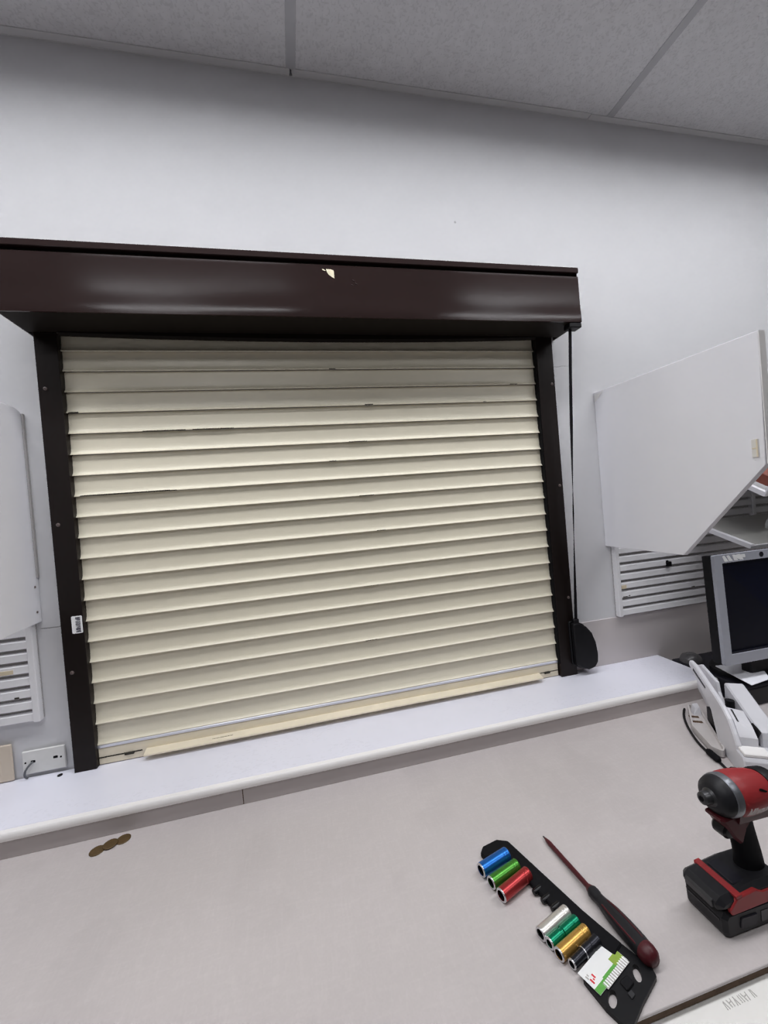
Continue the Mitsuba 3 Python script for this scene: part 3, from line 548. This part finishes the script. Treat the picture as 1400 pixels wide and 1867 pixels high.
# grip: a tapered tube with oval section
def oval(path, ra, rb, n=20, up=(0, 1, 0)):
    P = np.array(path, float); V = []; F = []; k = len(P); tan = np.gradient(P, axis=0); tan /= np.linalg.norm(tan, axis=1, keepdims=True)
    for i in range(k):
        s = np.array(up, float); s = s - tan[i] * (s @ tan[i]); s /= np.linalg.norm(s); t = np.cross(s, tan[i]); a = np.arange(n) * 2 * np.pi / n
        V += list(P[i] + np.cos(a)[:, None] * t * ra[i] + np.sin(a)[:, None] * s * rb[i])
    for i in range(k - 1):
        for j in range(n):
            a, b = i * n + j, i * n + (j + 1) % n; F += [(a, b, b + n), (a, b + n, a + n)]
    V += [P[0], P[-1]]; c0, c1 = len(V) - 2, len(V) - 1
    for j in range(n): F += [(c0, (j + 1) % n, j), (c1, (k - 1) * n + j, (k - 1) * n + (j + 1) % n)]
    m = trimesh.Trimesh(np.array(V), np.array(F), process=False); trimesh.repair.fix_normals(m); return m
gp = bez([(.730, dy, ZC + .066), (.727, dy, ZC + .095), (.719, dy, ZC + .130), (.710, dy, ZC + .162), (.706, dy, ZC + .185)], 20)
tt = np.linspace(0, 1, 20)
part(idr, 'grip', oval(gp, .0270 - .005 * np.sin(tt * 3.1) + .002 * tt, .0185 - .0025 * np.sin(tt * 3.1)), 'black_matte', 'black rubber grip', smooth=50)
part(idr, 'trigger_guard', yslab(rpoly([(.655, ZC + .176), (.668, ZC + .163), (.684, ZC + .138), (.700, ZC + .122), (.712, ZC + .150), (.735, ZC + .172), (.735, ZC + .182)], .003), dy - .017, dy + .017, .004), 'red_dark', 'dark red housing around the trigger', smooth=35)
part(idr, 'trigger', lathe([(0, 0), (.010, .0005), (.0130, .004), (.0130, .022), (.010, .0255), (0, .026)], (.680, dy - .013, ZC + .148), (0, 1, 0), 20), 'black_gloss', smooth=40)
# head: turned housing along the tool's axis (pointing left and a little towards the camera)
hd = np.array([1.0, -.02, -.06]); hd /= np.linalg.norm(hd); ho = np.array([.660, dy + .004, ZC + .203]); HS = 1.07
def turn(prof, m, name, label=None, parent=idr, smooth=30): return part(parent, name, lathe([(a * HS, b) for a, b in prof], ho, hd, 40), m, label, smooth=smooth)
turn([(0, 0), (.015, 0), (.021, .003), (.0270, .009), (.0295, .016), (.0300, .022), (0, .022)], 'charcoal', 'nose', 'dark grey metal nose')
turn([(.0295, .020), (.0312, .0215), (.0318, .028), (.0314, .034), (.030, .036), (.016, .036), (.016, .020)], 'steel_ring', 'ring', 'silver metal ring')
rh = turn([(0, .035), (.0305, .035), (.0325, .040), (.0332, .052), (.0322, .072), (.0300, .092), (.0270, .104), (0, .104)], 'red_plastic', 'head', 'glossy red motor housing', smooth=40)
turn([(0, .103), (.0285, .103), (.0300, .108), (.0290, .124), (.023, .131), (0, .132)], 'black', 'rear_cap', 'black rear cap')
turn([(.0, -.017), (.0060, -.017), (.0090, -.015), (.0100, -.011), (.0100, -.003), (.0135, .0), (.0135, .003), (0, .003)], 'dark_steel', 'bit_collar', 'dark steel bit collar')
cc = idr + '__bit_collar'
part(cc, 'bit_socket', lathe([(0, -.0177), (.0045, -.0177), (.0045, -.0165), (0, -.0165)], ho, hd, 6), 'hole', smooth=False)
part(idr, 'head_neck', hull([(.690, dy - .020, ZC + .165), (.690, dy + .020, ZC + .165), (.765, dy - .018, ZC + .160), (.765, dy + .018, ZC + .160), (.690, dy - .024, ZC + .188), (.690, dy + .024, ZC + .188), (.770, dy - .022, ZC + .182), (.770, dy + .022, ZC + .182)]), 'red_dark', smooth=False)
part(rh, 'vent_slot', place(box(-.008, .008, -.0018, .0018, -.002, .0015), ho + hd * .078 + np.array([0, -.0290, .0180]), (.86, .1, -.5), (.45, -.1, .85), (.1, -.9, .4)), 'hole', 'dark vent slot', smooth=False)
# brand script wrapped on the red housing
tx = text('Milwaukee', .0125, .0006, True)
def wrap(mesh, a0, s0):
    d, s, t = frame(hd); m = mesh.subdivide().copy(); v = np.array(m.vertices); v[:, 0] += 0.22 * v[:, 1]
    out = []
    for x, y, z in v:
        al = s0 + x; rr = np.interp(al, [.035, .040, .052, .072, .092, .104], [.0305, .0325, .0332, .0322, .0300, .0270]) * HS - .0002 + z
        ang = a0 + y / .0325; out.append(ho + d * al + rr * (-s * math.cos(ang) * -1 * 0 + np.array([0, -1, 0]) * 0))
        rad = np.cross(d, np.array([0, 0, 1.0])); rad /= np.linalg.norm(rad); upv = np.cross(rad, d)
        out[-1] = ho + d * al + rr * (rad * math.cos(ang) + upv * math.sin(ang))
    m.vertices = np.array(out); return m
tw = tx.copy(); L = tw.bounds[1][0]; tw.vertices[:, 0] *= .058 / L
part(rh, 'lettering', wrap(tw, -.50, .040), 'lettering_white', 'worn white script lettering', smooth=False)

# ------------------------------------------------------------------ screwdriver
sd = thing('screwdriver', 'screwdriver with dark red shaft and blackish red handle beside the socket rail', 'screwdriver')
p0, p1 = np.array([.4715, -.576, ZC + .0052]), np.array([.4845, -.838, ZC + .0165])
dd = p1 - p0; Ls = np.linalg.norm(dd); dd /= Ls; Lh = .128
part(sd, 'shaft', lathe([(0, 0), (.0016, .001), (.0034, .008), (.0044, .014), (.0046, .018), (.0046, Ls - .10), (0, Ls - .10)], p0, dd, 16), 'red_dark', 'dark red sleeved shaft')
part(sd, 'tip', lathe([(0, -.004), (.0013, -.004), (.0020, .003), (.0031, .008), (0, .008)], p0, dd, 8), 'dark_steel', 'dark steel tip', smooth=False)
hp = [(0, 0), (.0078, 0), (.0100, .003), (.0104, .010), (.0092, .018), (.0096, .026), (.0118, .036), (.0142, .052), (.0155, .075), (.0155, .100), (.0146, .113), (0, .113)]
def fluted(profile, o, n=48, k=6):
    m = trimesh.creation.revolve(np.array(profile, float), sections=n); v = np.array(m.vertices); a = np.arctan2(v[:, 1], v[:, 0])
    s = 1 - .09 * np.clip((v[:, 2] - .03) / .02, 0, 1) * np.clip((.112 - v[:, 2]) / .01, 0, 1) * (.5 + .5 * np.cos(k * a)); v[:, :2] *= s[:, None]; m.vertices = v
    d, s_, t_ = frame(dd); return place(m, o, s_, t_, d)
part(sd, 'handle', fluted(hp, p1 - dd * .128), 'charcoal', 'blackish handle', smooth=40)
hk = sd + '__handle'
for a in (-.9, .25, 1.4):
    d, s_, t_ = frame(dd); rad = s_ * math.sin(a) + t_ * math.cos(a)
    part(hk, 'grip_stripe', tube([p1 - dd * .128 + dd * z + rad * (np.interp(z, [.03, .052, .075, .10, .11], [.0098, .0139, .0148, .0148, .0136])) for z in np.linspace(.036, .108, 12)], .0016, 6), 'red_dark', 'dark red stripe')
part(sd, 'butt', lathe([(0, .1125), (.0148, .1125), (.0152, .118), (.0138, .126), (.0090, .1315), (0, .133)], p1 - dd * .128, dd, 28), 'red_dark', 'dark red rounded butt', smooth=40)
part(sd, 'collar', lathe([(0, -.006), (.0060, -.006), (.0075, -.002), (.0078, .001), (0, .001)], p1 - dd * .128, dd, 20), 'red_dark')

# ------------------------------------------------------------------ socket rail with hanger, and sockets
rl = thing('socket_rail', 'black plastic socket rail with hanger end lying on the counter', 'socket rail')
bar = rpoly([(.326, -.585), (.322, -.574), (.334, -.560), (.369, -.553), (.391, -.564), (.4390, -.735), (.462, -.800), (.438, -.812), (.400, -.742), (.374, -.625), (.366, -.600)], .003)
part(rl, 'bar', slab(bar, ZC + .0005, ZC + .011, .002), 'black_matte', smooth=25)
hang = rpoly([(.370, -.824), (.378, -.812), (.420, -.793), (.452, -.786), (.463, -.800), (.4795, -.840), (.4765, -.851), (.430, -.872), (.400, -.888), (.386, -.884), (.377, -.862)], .003)
def hole_at(x, y, a): return affinity.rotate(affinity.scale(Point(x, y).buffer(1, quad_segs=10), .0125, .0058), a)
h1, h2 = hole_at(.4525, -.8395, 112 - 90 + 35), hole_at(.3935, -.8560, 45)
part(rl, 'hanger', extrude(hang.difference(h1).difference(h2), ZC + .0005, ZC + .0075, 'z'), 'black', smooth=False)
part(rl, 'hanger_hub', slab(rpoly([(.418, -.842), (.436, -.838), (.438, -.850), (.420, -.856)], .003), ZC + .0075, ZC + .0100, .001), 'black_gloss', smooth=False)
part(rl, 'hanger_stud', slab(rpoly([(.418, -.857), (.427, -.855), (.428, -.862), (.419, -.865)], .001), ZC + .0074, ZC + .0095, .0006), 'dark_steel', smooth=False)
for x, y in ((.3845, -.678), (.390, -.697), (.3975, -.715)):
    part(rl, 'post', lathe([(0, 0), (.0048, 0), (.0056, .003), (.0056, .014), (.0044, .019), (0, .020)], (x + .012, y + .003, ZC + .007), (-1, -.25, 0), 16), 'black_gloss')
# hang card: white, green band with white strokes, red marks
CX = np.array([.066, .024, 0]); CY = np.array([-.012, .0335, 0])
co = np.array([.379, -.849, ZC + .0088])
cxl, cyl = np.linalg.norm(CX), np.linalg.norm(CY); cxd = CX / cxl; cyd = np.cross((0, 0, 1), cxd)
tilt = np.array([0, 0, 1.0])
def card(mesh): return place(mesh, co, cxd, cyd, tilt)
cd = part(rl, 'card', card(slab(Polygon([(0, 0), (.078, 0), (.078, .024), (.066, .036), (.0, .036)]), 0, .0006, .0001)), 'label_paper', 'white and green hang card', smooth=False)
part(cd, 'green_band', card(cat(box(.0, .024, 0.0002, .009, .0006, .0008), box(.024, .060, .0062, .0105, .0006, .0008))), 'green_print', 'green band', smooth=False)
part(cd, 'olive_band', card(box(.055, .0775, .007, .0185, .0006, .00085)), 'olive_print', 'yellowish green patch', smooth=False)
part(cd, 'grey_band', card(box(.016, .077, -.003, .0062, .0006, .0008)), 'grey_print', 'dark band', smooth=False)
part(cd, 'strokes', card(cat(*[box(.0185 + .0046 * i, .0204 + .0046 * i, -.0032 + (.0005 if i % 3 else .0015), .0062 + (.002 if i > 8 else 0), .0008, .0011) for i in range(13)])), 'white_print', 'row of white strokes', smooth=False)
part(cd, 'red_mark', card(cat(box(.006, .0085, .013, .020, .0006, .0009), box(.0105, .0125, .0155, .018, .0006, .0009), box(.014, .0165, .0165, .0225, .0006, .0009))), 'red_print', 'small red print', smooth=False)
part(cd, 'grey_mark', card(cat(box(.004, .0062, .021, .026, .0006, .0009), box(.008, .010, .0235, .0265, .0006, .0009))), 'grey_print', smooth=False)

SK = [('blue', .3030, -.6140, .371, -.5965, .0125, 'first (blue) socket at the far end of the rail', 'shiny blue metal socket at the far end of the black rail'),
      ('green', .3100, -.6430, .377, -.6245, .0115, '', 'shiny light green metal socket between the blue and the red socket'),
      ('red', .3155, -.6720, .387, -.6480, .0120, '', 'shiny red metal socket beside the light green socket'),
      ('silver', .3450, -.7510, .411, -.7320, .0105, '', 'shiny silver metal socket beside the empty posts of the rail'),
      ('teal', .3510, -.7670, .417, -.7490, .0092, '', 'shiny dark green metal socket with a groove, next to the silver socket'),
      ('gold', .3550, -.7860, .421, -.7680, .0100, '', 'shiny gold metal socket beside the black socket'),
      ('gunmetal', .3660, -.8030, .428, -.7850, .0090, '', 'blackish metal socket with a silver band, nearest the hang card')]
for nm, xa, ya, xb, yb, r, _, lab in SK:
    t = thing('socket', lab, 'socket', None); zc_ = ZC + max(r, .0125) + (.0008 if r > .0119 else .0012)
    a = np.array([xa, ya, ZC + r + .0003]); b = np.array([xb, yb, ZC + r + .0003]); b[2] += .0012 if xa > 0 else 0; L = np.linalg.norm(b - a); d = (b - a) / L
    if nm == 'teal': body = [(r * .62, .0015), (r * .93, .0015), (r * .97, .004), (r * .97, L * .37), (r * .80, L * .39), (r * .80, L * .45), (r * .97, L * .47), (r, L * .60), (r, L * .80), (r * .94, L * .815), (r * .94, L * .835), (r, L * .85), (r, L - .001), (r * .93, L), (0, L), (0, L * .55), (r * .62, L * .55)]
    elif nm == 'gunmetal': body = [(r * .55, .0015), (r * .78, .0015), (r * .84, .004), (r * .84, L * .40), (r, L * .44), (r, L * .68), (r * .92, L * .70), (r * .92, L * .74), (r, L * .76), (r, L - .001), (r * .92, L), (0, L), (0, L * .55), (r * .55, L * .55)]
    else: body = [(r * .70, .0015), (r * .95, .0015), (r, .003), (r, L * .78), (r * .955, L * .79), (r * .955, L * .805), (r, L * .815), (r, L * .88), (r * .955, L * .89), (r * .955, L * .905), (r, L * .915), (r, L - .0015), (r * .93, L), (0, L), (0, L * .55), (r * .70, L * .55)]
    part(t, 'body', lathe(body, a, d, 36), 'anodised_' + nm, smooth=30)
    rr = r * (.84 if nm == 'gunmetal' else 1.0); ri = r * (.55 if nm == 'gunmetal' else .62 if nm == 'teal' else .70)
    part(t, 'rim', lathe([(ri, 0), (rr * .93, 0), (rr * .985, .0008), (rr * .985, .0018), (ri, .0018)], a, d, 36), 'bright_rim', 'bright bare metal rim')
    part(t, 'bore', lathe([(0, .010), (ri * 1.01, .010), (ri * 1.01, .0012), (ri * .98, .0012), (ri * .98, .0090), (0, .0090)], a, d, 6), 'hole', 'dark hexagonal opening', smooth=False)
    if nm == 'gunmetal': part(t, 'band', lathe([(r * .8, L * .42), (r * 1.02, L * .425), (r * 1.02, L * .45), (r * .8, L * .455)], a, d, 36), 'bright_rim', 'silver band')
